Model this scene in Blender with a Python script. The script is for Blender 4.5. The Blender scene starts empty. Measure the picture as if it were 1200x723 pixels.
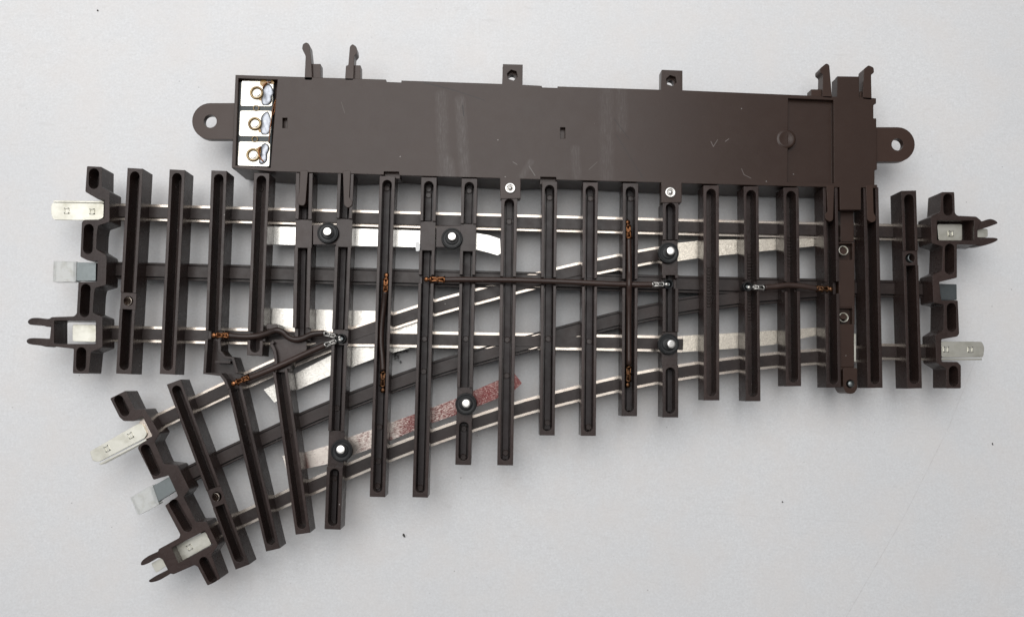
import bpy, bmesh, math, random
from mathutils import Vector, Matrix
from mathutils.geometry import tessellate_polygon

random.seed(7)
S = 0.00012                 # metres per modelling unit (one photo pixel at face height)
ZF = 57.0                   # height of the upturned sleeper faces
Z0 = 32.0                   # sleeper base / top of the rail feet
ZS = 37.0                   # floor of the sleeper slots
CAM_H = 917.0
FPX = 860.0
NADIR = (583.0, 450.0)
CX, CY = 600.0, 361.5

scene = bpy.context.scene
col = scene.collection

# ------------------------------------------------------------------ camera
d = Vector(((NADIR[0]-CX)/FPX, -(NADIR[1]-CY)/FPX, -1)).normalized()
wz = -d
wx = (Vector((1, 0, 0)) - wz*wz.x).normalized()
wy = wz.cross(wx)
R = Matrix((wx, wy, wz))    # camera space -> world

def P(px, py, z):
    v = R @ Vector(((px-CX)/FPX, (CY-py)/FPX, -1))
    t = (z-CAM_H)/v.z
    return Vector((v.x*t, v.y*t, z))

cam = bpy.data.cameras.new('camera')
cam.sensor_width = 36
cam.lens = 36*FPX/1200
cam.clip_start = 0.001
cam.clip_end = 50
camo = bpy.data.objects.new('camera', cam)
col.objects.link(camo)
camo.matrix_world = Matrix.Translation((0, 0, CAM_H*S)) @ R.to_4x4()
scene.camera = camo

# ------------------------------------------------------------------ materials
class NT:
    def __init__(s, name):
        s.m = bpy.data.materials.new(name)
        s.m.use_nodes = True
        s.t = s.m.node_tree
        s.b = s.t.nodes['Principled BSDF']
        s.out = s.t.nodes['Material Output']
        tc = s.n('ShaderNodeTexCoord')
        sc = s.n('ShaderNodeVectorMath', operation='SCALE')
        sc.inputs['Scale'].default_value = 1/S
        s.l(tc.outputs['Object'], sc.inputs[0])
        s.co = sc.outputs[0]        # coordinates in modelling units
    def n(s, typ, **k):
        o = s.t.nodes.new(typ)
        for a, v in k.items(): setattr(o, a, v)
        return o
    def l(s, a, b): s.t.links.new(a, b)
    def val(s, sock, v):
        if hasattr(v, 'is_linked') or isinstance(v, bpy.types.NodeSocket): s.l(v, sock)
        else: sock.default_value = v
    def math(s, op, a, b=0.0, c=None, clamp=False):
        o = s.n('ShaderNodeMath', operation=op, use_clamp=clamp)
        s.val(o.inputs[0], a); s.val(o.inputs[1], b)
        if c is not None: s.val(o.inputs[2], c)
        return o.outputs[0]
    def vm(s, op, a, b=(0, 0, 0)):
        o = s.n('ShaderNodeVectorMath', operation=op)
        s.val(o.inputs[0], a); s.val(o.inputs[1], b)
        return o.outputs['Value'] if op in ('LENGTH', 'DOT_PRODUCT', 'DISTANCE') else o.outputs[0]
    def scalev(s, v, k):
        o = s.n('ShaderNodeVectorMath', operation='SCALE')
        s.val(o.inputs[0], v); s.val(o.inputs['Scale'], k)
        return o.outputs[0]
    def noise(s, scale, detail=3, rough=0.55, stretch=(1, 1, 1), dist=0.0):
        o = s.n('ShaderNodeTexNoise')
        o.inputs['Scale'].default_value = scale
        o.inputs['Detail'].default_value = detail
        o.inputs['Roughness'].default_value = rough
        o.inputs['Distortion'].default_value = dist
        s.l(s.vm('MULTIPLY', s.co, stretch), o.inputs['Vector'])
        return o.outputs['Fac']
    def ramp(s, f, a, b, lo=0.0, hi=1.0):
        o = s.n('ShaderNodeMapRange', clamp=True)
        s.val(o.inputs[0], f)
        for i, v in zip((1, 2, 3, 4), (a, b, lo, hi)): o.inputs[i].default_value = v
        return o.outputs[0]
    def mix(s, f, a, b):
        o = s.n('ShaderNodeMix', data_type='RGBA')
        s.val(o.inputs[0], f)
        for i, v in ((6, a), (7, b)):
            if isinstance(v, bpy.types.NodeSocket): s.l(v, o.inputs[i])
            else: o.inputs[i].default_value = (*v, 1)
        return o.outputs[2]
    def specks(s, cell, size, keep):
        """1 inside small irregular dots, one per Voronoi cell for a fraction of the cells"""
        o = s.n('ShaderNodeTexVoronoi')
        o.inputs['Scale'].default_value = 1/cell
        wob = s.n('ShaderNodeTexNoise'); wob.inputs['Scale'].default_value = 0.9
        s.l(s.co, wob.inputs['Vector'])
        s.l(s.vm('ADD', s.co, s.scalev(wob.outputs['Color'], size*1.2)), o.inputs['Vector'])
        near = s.math('LESS_THAN', o.outputs['Distance'], size/cell)
        sep = s.n('ShaderNodeSeparateColor'); s.l(o.outputs['Color'], sep.inputs[0])
        return s.math('MULTIPLY', near, s.math('LESS_THAN', sep.outputs[0], keep))
    def seg(s, a, b, w):
        """soft mask round the segment a-b (modelling units, xy)"""
        flat = s.vm('MULTIPLY', s.co, (1, 1, 0))
        pa = s.vm('SUBTRACT', flat, (a[0], a[1], 0))
        ba = Vector((b[0]-a[0], b[1]-a[1], 0))
        h = s.math('DIVIDE', s.vm('DOT_PRODUCT', pa, tuple(ba)), ba.length_squared, clamp=True)
        dd = s.vm('LENGTH', s.vm('SUBTRACT', pa, s.scalev(tuple(ba), h)))
        return s.ramp(dd, w*0.4, w, 1, 0)
    def bump(s, h, strength, dist, radius=0.0):
        o = s.n('ShaderNodeBump')
        o.inputs['Strength'].default_value = strength
        o.inputs['Distance'].default_value = dist*S
        s.l(h, o.inputs['Height'])
        if radius:
            bv = s.n('ShaderNodeBevel', samples=4)
            bv.inputs['Radius'].default_value = radius*S
            s.l(bv.outputs[0], o.inputs['Normal'])
        s.l(o.outputs[0], s.b.inputs['Normal'])
    def set(s, **k):
        for a, v in k.items():
            sock = s.b.inputs[a.replace('_', ' ')]
            if isinstance(v, tuple): v = (*v, 1)
            s.val(sock, v)

def plastic(name, base, rough, dust=0.10, var=0.25, radius=0.9, rv=(.07, .10)):
    m = NT(name)
    n1 = m.noise(0.02, 4)
    n2 = m.noise(0.35, 3)
    dark = tuple(c*(1-var) for c in base); lite = tuple(c*(1+var) for c in base)
    c = m.mix(m.ramp(n1, .3, .7), dark, lite)
    oi = m.n('ShaderNodeObjectInfo')
    hv = m.n('ShaderNodeHueSaturation'); hv.inputs['Value'].default_value = 1
    m.l(m.ramp(oi.outputs['Random'], 0, 1, .86, 1.16), hv.inputs['Value']); m.l(c, hv.inputs['Color']); c = hv.outputs[0]
    # thin uneven film of dust, and a few lint specks
    film = m.math('MULTIPLY', m.ramp(n2, .45, .75), dust)
    c = m.mix(film, c, (0.16, 0.15, 0.145))
    c = m.mix(m.math('MULTIPLY', m.specks(9, 0.75, .05), .5), c, (0.4, 0.39, 0.37))
    m.set(Base_Color=c, Roughness=m.ramp(m.noise(0.08, 4), .3, .7, rough-rv[0], rough+rv[1]), IOR=1.375)
    m.bump(m.noise(0.8, 4), .12, .5, radius)
    return m

M = {}
M['plastic'] = plastic('brown_plastic', (0.0285, 0.0172, 0.0146), .27, dust=.055).m
M['floor'] = plastic('shaded_slot_plastic', (0.021, 0.0145, 0.0145), .42, dust=.08).m  # slot ribs: sleeper plastic with the slot's shade put into its colour
M['strip'] = plastic('strip_plastic', (0.027, 0.0185, 0.0165), .36, dust=.07).m
M['black'] = plastic('black_plastic', (0.006, 0.0066, 0.0075), .38, dust=.02).m
M['wire'] = plastic('wire_insulation', (0.030, 0.0175, 0.014), .30, dust=.02).m
M['grey'] = plastic('grey_plastic', (0.11, 0.12, 0.125), .45, dust=.2).m

# the housing: smooth brown plastic with rubbed streaks and two hairline scratches
m = plastic('housing_plastic', (0.0350, 0.0182, 0.0125), .30, dust=.015, var=.05, rv=(.02, .03))
zh = ZF+1
old = m.b.inputs['Base Color'].links[0].from_socket
streak = m.ramp(m.noise(0.5, 4, .7, stretch=(1.2, .16, 1)), .46, .74)
def band(a, b, w, k):
    pa, pb = P(*a, zh), P(*b, zh)
    return m.math('MULTIPLY', m.seg(pa, pb, w), k)
w = None
for a, b, wd, k in (((517, 112), (520, 203), 9, .55), ((539, 118), (545, 205), 8, .75), ((524, 190), (526, 206), 10, .9),
                    ((711, 110), (711, 207), 11, .45), ((728, 108), (729, 150), 9, .40), ((674, 175), (676, 206), 7, .5),
                    ((622, 190), (612, 206), 5, .6)):
    x = band(a, b, wd, k)
    w = x if w is None else m.math('MAXIMUM', w, x)
wear = m.math('MULTIPLY', w, m.math('ADD', m.math('MULTIPLY', streak, .7), .22))
c = m.mix(m.math('MULTIPLY', wear, .62), old, (0.20, 0.19, 0.185))
for a, b, wd, k, cc in (((497, 97), (532, 106), .9, .8, (.008, .006, .006)), ((532, 106), (568, 118), .8, .6, (.008, .006, .006)),
                        ((720, 140), (737, 163), .8, .55, (.010, .008, .008)), ((722, 158), (753, 208), .8, .55, (.010, .008, .008)),
                        ((542, 124), (543.5, 136), .9, .8, (.008, .006, .006)),
                        ((833, 166), (836, 172), .6, .45, (.25, .23, .22)), ((836, 172), (841, 164), .5, .45, (.25, .23, .22)),
                        ((850, 166), (854, 163), .5, .6, (.25, .23, .22)), ((869, 198), (872, 205), .5, .4, (.25, .23, .22)),
                        ((872, 205), (880, 209), .5, .4, (.25, .23, .22)), ((620, 195), (627, 206), .6, .6, (.2, .19, .18)),
                        ((601, 190), (606, 193), .5, .6, (.2, .19, .18)), ((690, 199), (700, 190), .5, .4, (.16, .15, .14)),
                        ((400, 120), (404, 133), .5, .3, (.16, .15, .14))):
    c = m.mix(m.math('MULTIPLY', m.seg(P(*a, zh), P(*b, zh), wd), k), c, cc)
m.l(c, m.b.inputs['Base Color'])
r0 = m.b.inputs['Roughness'].links[0].from_socket
m.l(m.math('ADD', r0, m.math('MULTIPLY', wear, .18)), m.b.inputs['Roughness'])
M['housing'] = m.m

def metal(name, base, rough, grain=.5, stretch=(1, 1, 1), tarnish=None, amount=.3, bump=.06):
    m = NT(name)
    n1 = m.noise(.05, 4, .6)
    n2 = m.noise(grain, 4, .65, stretch)
    c = m.mix(m.ramp(n2, .3, .7, 0, .5), base, tuple(x*.86 for x in base))
    if tarnish:
        c = m.mix(m.math('MULTIPLY', m.ramp(n1, .45, .72), amount), c, tarnish)
    m.set(Base_Color=c, Metallic=1.0, Roughness=m.ramp(n2, .3, .7, rough-.06, rough+.08))
    m.bump(n2, bump, .5, .5)
    return m.m
M['rail'] = metal('nickel_rail', (0.56, 0.50, 0.44), .24, .3, (.2, 1, 1), (0.50, .38, .30), .35)
M['tin'] = metal('tinned_strip', (0.62, 0.605, 0.575), .24, .6, (1, 1, 1), (.8, .76, .68), .25)
M['joiner'] = metal('tinned_joiner', (0.68, 0.665, 0.59), .40, .22, (.25, 1, 1), (.40, .385, .31), .75)
M['board'] = metal('tinned_board', (.50, .485, .445), .26, .3, tarnish=(.85, .72, .45), amount=.2)
M['pin'] = metal('steel_pin', (0.70, 0.68, 0.65), .30, .6)
M['solder'] = metal('solder', (0.29, 0.305, 0.335), .36, .25, bump=.5)
M['ferrule'] = metal('tinned_ferrule', (0.42, 0.41, 0.39), .3, .3, tarnish=(.10, .09, .08), amount=.8, bump=.3)
M['browned'] = metal('browned_copper', (0.13, 0.065, 0.033), .34, .4, tarnish=(.05, .03, .02), amount=.8, bump=.3)
M['brass'] = metal('tarnished_brass', (0.36, 0.27, 0.15), .30, .4, tarnish=(.10, .06, .035), amount=.9)
M['copper'] = metal('copper', (0.25, 0.11, 0.05), .27, .4, tarnish=(.07, .03, .015), amount=.95, bump=.3)
M['dull'] = metal('dull_steel', (0.20, 0.22, 0.22), .42, .3)
M['dark_tongue'] = plastic('dark_tongue', (.045, .052, .054), .4).m

# speckled tin plate of the right-hand switch blades and the frog
def speckled(name, a, b, lo, hi, sc):
    m = NT(name)
    n = m.noise(sc, 5, .75)
    m.set(Base_Color=m.mix(m.ramp(n, lo, hi), a, b), Metallic=1.0, Roughness=m.ramp(n, .3, .7, .24, .42))
    m.bump(n, .35, .6)
    return m
M['speck'] = speckled('speckled_tin', (.56, .54, .50), (.25, .23, .20), .54, .70, .6).m
M['matt'] = speckled('matt_tin', (.60, .555, .48), (.36, .32, .27), .42, .66, .6).m
m = NT('red_copper_strip')
rot = m.n('ShaderNodeVectorRotate', rotation_type='Z_AXIS')
dv = P(580, 456, Z0)-P(345, 542, Z0)
rot.inputs['Angle'].default_value = -math.atan2(dv.y, dv.x)
m.l(m.co, rot.inputs['Vector'])
keep = m.co; m.co = rot.outputs[0]
n1 = m.noise(.9, 5, .75, (.28, 1, 1)); n2 = m.noise(.05, 4, .65, (1, .5, 1)); n3 = m.noise(1.1, 3, .6)
m.co = keep
sep = m.n('ShaderNodeSeparateXYZ'); m.l(m.co, sep.inputs[0])
x0 = P(331, 534, Z0).x; x1 = P(610, 445, Z0).x
along = m.ramp(sep.outputs[0], x0, x1, -.36, .27)
f = m.math('ADD', m.math('ADD', m.math('MULTIPLY', n1, .95), m.math('MULTIPLY', n2, .45)), m.math('MULTIPLY', along, .62))
red = m.ramp(f, .54, .74)
dk = m.math('MULTIPLY', m.seg(P(352, 530, Z0), P(359, 552, Z0), 7), .8)
c = m.mix(red, (.56, .51, .46), (.105, .034, .033))  # streaky red over pale metal, redder towards the right end
c = m.mix(m.ramp(n3, .54, .66, 0, .7), c, (.46, .38, .35))
c = m.mix(dk, c, (.16, .06, .05))
m.set(Base_Color=c, Metallic=1.0, Roughness=m.ramp(n1, .3, .7, .24, .42))
m.bump(n1, .3, .5)
M['red_copper'] = m.m

m = NT('milky_plastic')
m.set(Base_Color=m.mix(m.ramp(m.noise(.12, 4), .5, .7), (.80, .81, .79), (.60, .60, .55)), Roughness=.28)
m.b.inputs['Transmission Weight'].default_value = .55
m.b.inputs['IOR'].default_value = 1.4
M['milky'] = m.m

m = NT('flux'); m.set(Base_Color=m.mix(m.noise(.3), (.50, .30, .07), (.16, .08, .03)), Roughness=.2); M['flux'] = m.m
m = NT('white_flake'); m.set(Base_Color=m.mix(m.noise(.4), (.62, .62, .62), (.75, .75, .74)), Roughness=.6); M['flake'] = m.m
m = NT('dark_crumb'); m.set(Base_Color=m.mix(m.noise(.8), (.02, .018, .016), (.06, .055, .05)), Roughness=.8); M['crumb'] = m.m

# white laminate tabletop
m = NT('white_laminate')
c = m.mix(m.ramp(m.noise(.004, 4), .3, .7), (.665, .672, .684), (.72, .725, .733))
c = m.mix(m.ramp(m.noise(.35, 4, .7), .35, .75, 0, .8), c, (.55, .55, .55))
c = m.mix(m.ramp(m.noise(.13, 4, .6), .42, .66, 0, .45), c, (.60, .60, .605))
c = m.mix(m.ramp(m.noise(.016, 4, .6), .42, .66, 0, .45), c, (.655, .625, .605))
c = m.mix(m.math('MULTIPLY', m.ramp(m.noise(.05, 5, .75, (1, 3.2, 1), 1.2), .58, .66), .22), c, (.50, .49, .48))
c = m.mix(m.math('MULTIPLY', m.ramp(m.noise(.03, 5, .7, (1, .8, 1), .6), .60, .78), .12), c, (.60, .56, .52))
c = m.mix(m.math('MULTIPLY', m.specks(26, .9, .30), .55), c, (.24, .23, .22))
c = m.mix(m.math('MULTIPLY', m.specks(47, 1.4, .22), .5), c, (.28, .27, .26))
c = m.mix(m.math('MULTIPLY', m.specks(61, 2.6, .30), .16), c, (.40, .39, .38))
c = m.mix(m.math('MULTIPLY', m.specks(14, .7, .30), .35), c, (.34, .33, .32))
for a, b, wd, k in (((1142, 424), (1112, 500), .9, .2), ((1112, 500), (1062, 600), .9, .22), ((1062, 600), (992, 722), .9, .24),
                    ((750, 596), (1010, 612), .7, .12), ((1190, 560), (1170, 690), .6, .12), ((205, 90), (395, 22), .6, .10),
                    ((30, 130), (140, 40), .5, .10), ((790, 510), (815, 480), .6, .15), ((640, 600), (700, 560), .5, .12)):
    br = m.ramp(m.noise(.16, 4), .30, .75)
    c = m.mix(m.math('MULTIPLY', m.math('MULTIPLY', m.seg(P(*a, 0), P(*b, 0), wd), br), k*1.4), c, (.32, .29, .27))
soot = m.math('MAXIMUM', m.seg(P(460, 413, 0), P(465, 419, 0), 5.5), m.math('MAXIMUM', m.seg(P(468, 422, 0), P(469.5, 425, 0), 2.2), m.seg(P(462, 414, 0), P(478, 411, 0), 2.6)))
c = m.mix(m.math('MULTIPLY', soot, m.ramp(m.noise(.35, 4, .7), .34, .56)), c, (.025, .023, .022))
m.set(Base_Color=c, Roughness=m.ramp(m.noise(.02, 4), .3, .7, .50, .60))
m.bump(m.noise(.45, 4, .65), .28, .6)
M['table'] = m.m

# ------------------------------------------------------------------ mesh helpers
class MB:
    """collects closed shapes in modelling units; build() links them as ONE mesh object"""
    def __init__(s): s.v = []; s.f = []; s.mi = []; s.sm = []; s.cur = 0
    def _face(s, f, smooth=False): s.f.append(f); s.mi.append(s.cur); s.sm.append(smooth)
    def solid(s, loops, z1, z0):
        """loops: world xy lists, first the outline, then through holes"""
        base = len(s.v); n = 0; idx = []
        for lp in loops:
            idx.append((n, len(lp))); n += len(lp)
            for p in lp: s.v.append((p[0], p[1], z1))
        for lp in loops:
            for p in lp: s.v.append((p[0], p[1], z0))
        for t in tessellate_polygon([[Vector((p[0], p[1], 0)) for p in lp] for lp in loops]):
            s._face([base+i for i in t]); s._face([base+n+i for i in reversed(t)])
        for st, k in idx:
            for i in range(k):
                a = base+st+i; b = base+st+(i+1) % k
                s._face([a, b, b+n, a+n])
        return s
    def prism(s, poly, z1, z0, holes=(), zpx=None):
        z = z1 if zpx is None else zpx
        f = lambda pl: [P(x, y, z).xy for x, y in pl]
        return s.solid([f(poly)]+[f(h) for h in holes], z1, z0)
    def lathe(s, c, prof, seg=24, smooth=True, rot=0, squash=(1, 1)):
        """prof: (radius, z) from the axis out; a closed revolve round the vertical through c"""
        base = len(s.v); k = len(prof)
        for i in range(seg):
            a = rot+2*math.pi*i/seg
            for r, z in prof: s.v.append((c.x+r*math.cos(a)*squash[0], c.y+r*math.sin(a)*squash[1], z))
        for i in range(seg):
            j = (i+1) % seg
            for q in range(k-1):
                s._face([base+i*k+q, base+j*k+q, base+j*k+q+1, base+i*k+q+1], smooth)
        for q in (0, k-1):
            if prof[q][0] > 1e-6: s._face([base+i*k+q for i in range(seg)])
        return s
    def tube(s, pts, r, seg=10, sub=6, caps=True):
        pts = [Vector(p) for p in pts]
        if len(pts) > 2:
            ex = [pts[0]*2-pts[1]]+pts+[pts[-1]*2-pts[-2]]
            out = []
            for i in range(1, len(ex)-2):
                a, b, c_, e = ex[i-1:i+3]
                for q in range(sub):
                    t = q/sub
                    out.append(.5*((2*b)+(c_-a)*t+(2*a-5*b+4*c_-e)*t*t+(3*b-a-3*c_+e)*t**3))
            out.append(pts[-1]); pts = out
        base = len(s.v); n = len(pts)
        up = Vector((0, 0, 1)); prev = None
        for i, p in enumerate(pts):
            tg = (pts[min(i+1, n-1)]-pts[max(i-1, 0)]).normalized()
            if prev is None:
                prev = tg.cross(up)
                if prev.length < 1e-4: prev = tg.cross(Vector((1, 0, 0)))
            x = (prev-tg*prev.dot(tg)).normalized(); y = tg.cross(x); prev = x
            for j in range(seg):
                a = 2*math.pi*j/seg
                s.v.append(tuple(p+x*r*math.cos(a)+y*r*math.sin(a)))
        for i in range(n-1):
            for j in range(seg):
                a = base+i*seg+j; b = base+i*seg+(j+1) % seg
                s._face([a, b, b+seg, a+seg], True)
        if caps:
            s._face([base+j for j in range(seg)]); s._face([base+(n-1)*seg+j for j in range(seg)])
        return s
    def build(s, name, mats, parent=None, label=None):
        me = bpy.data.meshes.new(name)
        bm = bmesh.new()
        vs = [bm.verts.new((v[0]*S, v[1]*S, v[2]*S)) for v in s.v]
        for f, mi, sm in zip(s.f, s.mi, s.sm):
            if len(set(f)) < 3: continue
            try: fc = bm.faces.new([vs[i] for i in f])
            except ValueError: continue
            fc.material_index = mi; fc.smooth = sm
        bmesh.ops.recalc_face_normals(bm, faces=bm.faces)
        bm.to_mesh(me); bm.free()
        for q in (mats if isinstance(mats, (list, tuple)) else [mats]): me.materials.append(M[q])
        o = bpy.data.objects.new(name, me); col.objects.link(o)
        if parent: o.parent = parent
        if label: o['label'] = label
        return o

def fillet(poly, r, n=3):
    out = []; k = len(poly)
    for i in range(k):
        p0, p, p1 = Vector(poly[i-1]), Vector(poly[i]), Vector(poly[(i+1) % k])
        rr = min(r, (p0-p).length*.45, (p1-p).length*.45)
        a = p+(p0-p).normalized()*rr; b = p+(p1-p).normalized()*rr
        for q in range(n+1):
            t = q/n
            out.append(tuple((1-t)**2*a+2*t*(1-t)*p+t*t*b))
    return out
def rect(x0, y0, x1, y1): return [(x0, y0), (x1, y0), (x1, y1), (x0, y1)]
def circle(x, y, r, n=24, rot=0): return [(x+r*math.cos(rot+2*math.pi*i/n), y+r*math.sin(rot+2*math.pi*i/n)) for i in range(n)]
def stadium(a, b, w, n=7):
    a, b = Vector(a), Vector(b); u = (b-a).normalized(); q = Vector((-u.y, u.x)); r = w/2
    a = a+u*r; b = b-u*r; out = []
    for i in range(n+1):
        t = math.pi*i/n
        out.append(tuple(b+q*r*math.cos(t)+u*r*math.sin(t)))
    for i in range(n+1):
        t = math.pi*i/n
        out.append(tuple(a-q*r*math.cos(t)-u*r*math.sin(t)))
    return out
def ribbon(pts, w, side=0):
    """outline of a band of width w along pts; side -1/1 keeps it to one side of the line"""
    pts = [Vector(p) for p in pts]; L = []; Rr = []
    for i, p in enumerate(pts):
        t = (pts[min(i+1, len(pts)-1)]-pts[max(i-1, 0)]).normalized(); q = Vector((-t.y, t.x))
        a, b = {0: (w/2, -w/2), 1: (w, 0), -1: (0, -w)}[side]
        L.append(tuple(p+q*a)); Rr.append(tuple(p+q*b))
    return L+Rr[::-1]
def smooth_line(pts, sub=5):
    pts = [Vector(p) for p in pts]; ex = [pts[0]*2-pts[1]]+pts+[pts[-1]*2-pts[-2]]; out = []
    for i in range(1, len(ex)-2):
        a, b, c_, e = ex[i-1:i+3]
        for q in range(sub):
            t = q/sub
            out.append(.5*((2*b)+(c_-a)*t+(2*a-5*b+4*c_-e)*t*t+(3*b-a-3*c_+e)*t**3))
    return [tuple(p) for p in out+[pts[-1]]]

# ------------------------------------------------------------------ the tabletop
tb = MB(); tb.solid([[(-1500, -1100), (1500, -1100), (1500, 1200), (-1500, 1200)]], 0, -60)
table = tb.build('tabletop', 'table'); table['kind'] = 'structure'
table['label'] = 'white laminate tabletop with faint scratches and dust'

# ------------------------------------------------------------------ the turnout
root = bpy.data.objects.new('railway_turnout', None); col.objects.link(root)
root.empty_display_size = .01
root['label'] = 'upturned brown plastic model railway turnout with its wiring and rails showing'
root['category'] = 'track switch'

# ---- rails: metal foot, web and head, with the plastic web strip of the sleeper grid along the foot
def rail(pts, dz=0.0, metal='rail', name='rail', foot=19.0, strip=12.5, label=None):
    line = smooth_line(pts)
    b = MB()
    b.prism(ribbon(line, foot), Z0+dz, Z0-3+dz)
    b.prism(ribbon(line, 4), Z0-3+dz, 8, zpx=Z0)
    b.prism(ribbon(line, 9), 8, .05, zpx=Z0)
    r = b.build(name, metal, root, label)
    st = MB(); st.prism(ribbon(line, strip), Z0+4+dz, Z0+dz-.5, zpx=Z0+2)
    if metal == 'black':
        for sd in (-1, 1):
            off = ribbon(line, 2*8.6)
            half = off[:len(line)] if sd == 1 else off[len(line):][::-1]
            st.prism(ribbon(half, 2.0), Z0+1.6+dz, Z0+dz-.5, zpx=Z0+2)
    st.build('web_strip', 'strip', r)
    return r
rail([(120, 247.6), (345, 253.8), (600, 260.8), (850, 267.4), (1096, 273.4)])
rail([(116, 390.6), (290, 394.2), (475, 397.4), (600, 399.6), (750, 402.2), (800, 403.5)], .35)
rail([(1012, 411.6), (1100, 413.2)], .2)
rail([(176, 498.5), (196.7, 489), (247.5, 464.5), (305, 438), (352, 417), (400, 397.5), (475, 371.7), (523, 357), (570, 344.6), (618, 331.6), (667, 319.5), (712, 309.8), (757, 301), (790, 295.5)], .7)
rail([(238, 628), (290, 605), (331, 585.8), (373, 566.9), (421, 546.5), (468, 527), (520, 507.9), (570, 491.2), (615, 477.2), (665, 464.2), (712, 452.8), (758, 443), (807, 434.7), (855, 428), (902, 422.5), (948, 418.6), (1010, 414.2)], .1)
rail([(122, 316.6), (330, 321.6), (600, 328.3), (855, 334.4), (1096, 339.6)], -.35, 'black', 'centre_rail', 20, 13)
rail([(206, 563), (226.7, 553.4), (266.7, 533.3), (317, 510.5), (367, 487.5), (423, 464.8), (473, 445.8), (522.5, 429), (571, 415.3), (620, 402), (667, 389.6), (712, 377.6), (758, 366.9), (807, 357.7), (855, 350.5), (900, 346), (962, 341)], -.7, 'black', 'centre_rail', 20, 13)

# ---- sleepers
def axis(xt, yt, xb, yb):
    u = Vector((xb-xt, yb-yt)).normalized(); n = Vector((-u.y, u.x))
    def q(y, s): return (xt+(xb-xt)*(y-yt)/(yb-yt)-n.x*s, y-n.y*s)
    return q
def sleeper(xt, yt, xb, yb, segs, w=18.0, sw=11.2, extra=None, discs=(), ridges=(), base=None, build=True, floor=ZS, rib=False):
    """segs: ('slot', ya, yb, ys, ye) ys/ye None = open end; ('solid', ya, yb[, z]); ('low', ya, yb) = notch"""
    q = axis(xt, yt, xb, yb); h = w/2; s = sw/2
    b = MB()
    ya, ye_ = base or (yt, yb)
    b.prism([q(ya, -h), q(ya, h), q(ye_, h), q(ye_, -h)], floor, Z0, zpx=ZF)
    for sg in segs:
        k, a, e = sg[0], sg[1], sg[2]
        box = [q(a, -h), q(a, h), q(e, h), q(e, -h)]
        if k == 'solid': b.prism(box, sg[3] if len(sg) > 3 else ZF, floor, zpx=ZF)
        elif k == 'low':
            for sd in (-1, 1):
                b.prism([q(a, sd*s), q(a, sd*h), q(e, sd*h), q(e, sd*s)], ZF-9, floor, zpx=ZF)
        elif k == 'hole':
            b.prism(box, ZF-1.2, floor, holes=[circle(*q((a+e)/2, 0), 5.6)], zpx=ZF)
        else:
            y0, y1 = sg[3], sg[4]
            if y0 is not None and y1 is not None:
                b.prism(box, ZF, floor, holes=[stadium(q(y0, 0), q(y1, 0), sw)])
            elif y0 is None and y1 is None:
                for sd in (-1, 1): b.prism([q(a, sd*s), q(a, sd*h), q(e, sd*h), q(e, sd*s)], ZF, floor)
            else:
                if y1 is not None:   # closed at the bottom
                    arc = [q(y1-s+s*math.sin(math.pi*i/8), -s*math.cos(math.pi*i/8)) for i in range(9)]
                    b.prism([q(a, -h), q(a, -s)]+arc+[q(a, s), q(a, h), q(e, h), q(e, -h)], ZF, floor)
                else:
                    arc = [q(y0+s-s*math.sin(math.pi*i/8), -s*math.cos(math.pi*i/8)) for i in range(9)]
                    b.prism([q(e, -h), q(e, -s)]+arc+[q(e, s), q(e, h), q(a, h), q(a, -h)], ZF, floor)
    if rib:
        for sg in segs:
            if sg[0] not in ('slot', 'low'): continue
            a = sg[1] if sg[0] == 'low' or sg[3] is None else sg[3]+2
            e = sg[2] if sg[0] == 'low' or sg[4] is None else sg[4]-2
            b.cur = 1; b.prism([q(a, -3.5), q(a, 3.5), q(e, 3.5), q(e, -3.5)], floor+5, floor-.1, zpx=ZS+5); b.cur = 0
        floor += 5
    for y in discs:
        c = P(*q(y, 0), floor); b.lathe(c, [(3.6, floor-.2), (3.6, floor+.9), (3.2, floor+.9), (3.0, floor+.5), (0, floor+.5)], 16, False)
    for y in ridges:
        b.prism([q(y, -s*.9), q(y, -s*.2), q(y+2.2, -s*.2), q(y+2.2, -s*.9)], floor+.9, floor-.2)
    if extra: extra(b, q, h, s)
    return b.build('sleeper', ['plastic', 'floor'], root) if build else b

sleeper(158.5, 197.5, 145, 438, [('slot', 197.5, 343, 201.2, None), ('hole', 343, 362.5), ('slot', 362.5, 438, None, 433.5)])
sleeper(207.8, 199.2, 196.2, 438.5, [('slot', 199.2, 438.5, 203, 434)])
# third sleeper jogs over into the branch
def jog3(b, q, h, s):
    outl = [(240.5, 396), (238, 438), (258, 440.5), (262, 446), (266.5, 457), (283.5, 453), (281, 441), (277.5, 430), (274, 418.5), (264, 417), (259, 411), (258.3, 396)]
    b.prism(outl, ZS+4, Z0+1, zpx=ZF)
    b.prism(ribbon([(240.4, 397), (238, 438), (258, 440.5), (262, 446), (266.5, 457)], 3.4, -1), ZF, ZS+4)
    b.prism(ribbon([(258.3, 397), (259, 411), (264, 417), (274, 418.5), (277.5, 430), (279.5, 437)], 3.4, 1), ZF, ZS+4)
    b.prism(ribbon([(252, 424), (270, 424.5)], 3), ZF-3, ZS+4)
sleeper(256.7, 200.3, 249.5, 397, [('slot', 200.3, 387, 204.2, None), ('low', 387, 397)], base=(200.3, 397), extra=jog3)
sleeper(306.7, 203, 298.3, 416.5, [('slot', 203, 388, 206, None), ('low', 388, 399), ('slot', 399, 416.5, None, 413)], discs=(222,))
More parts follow.
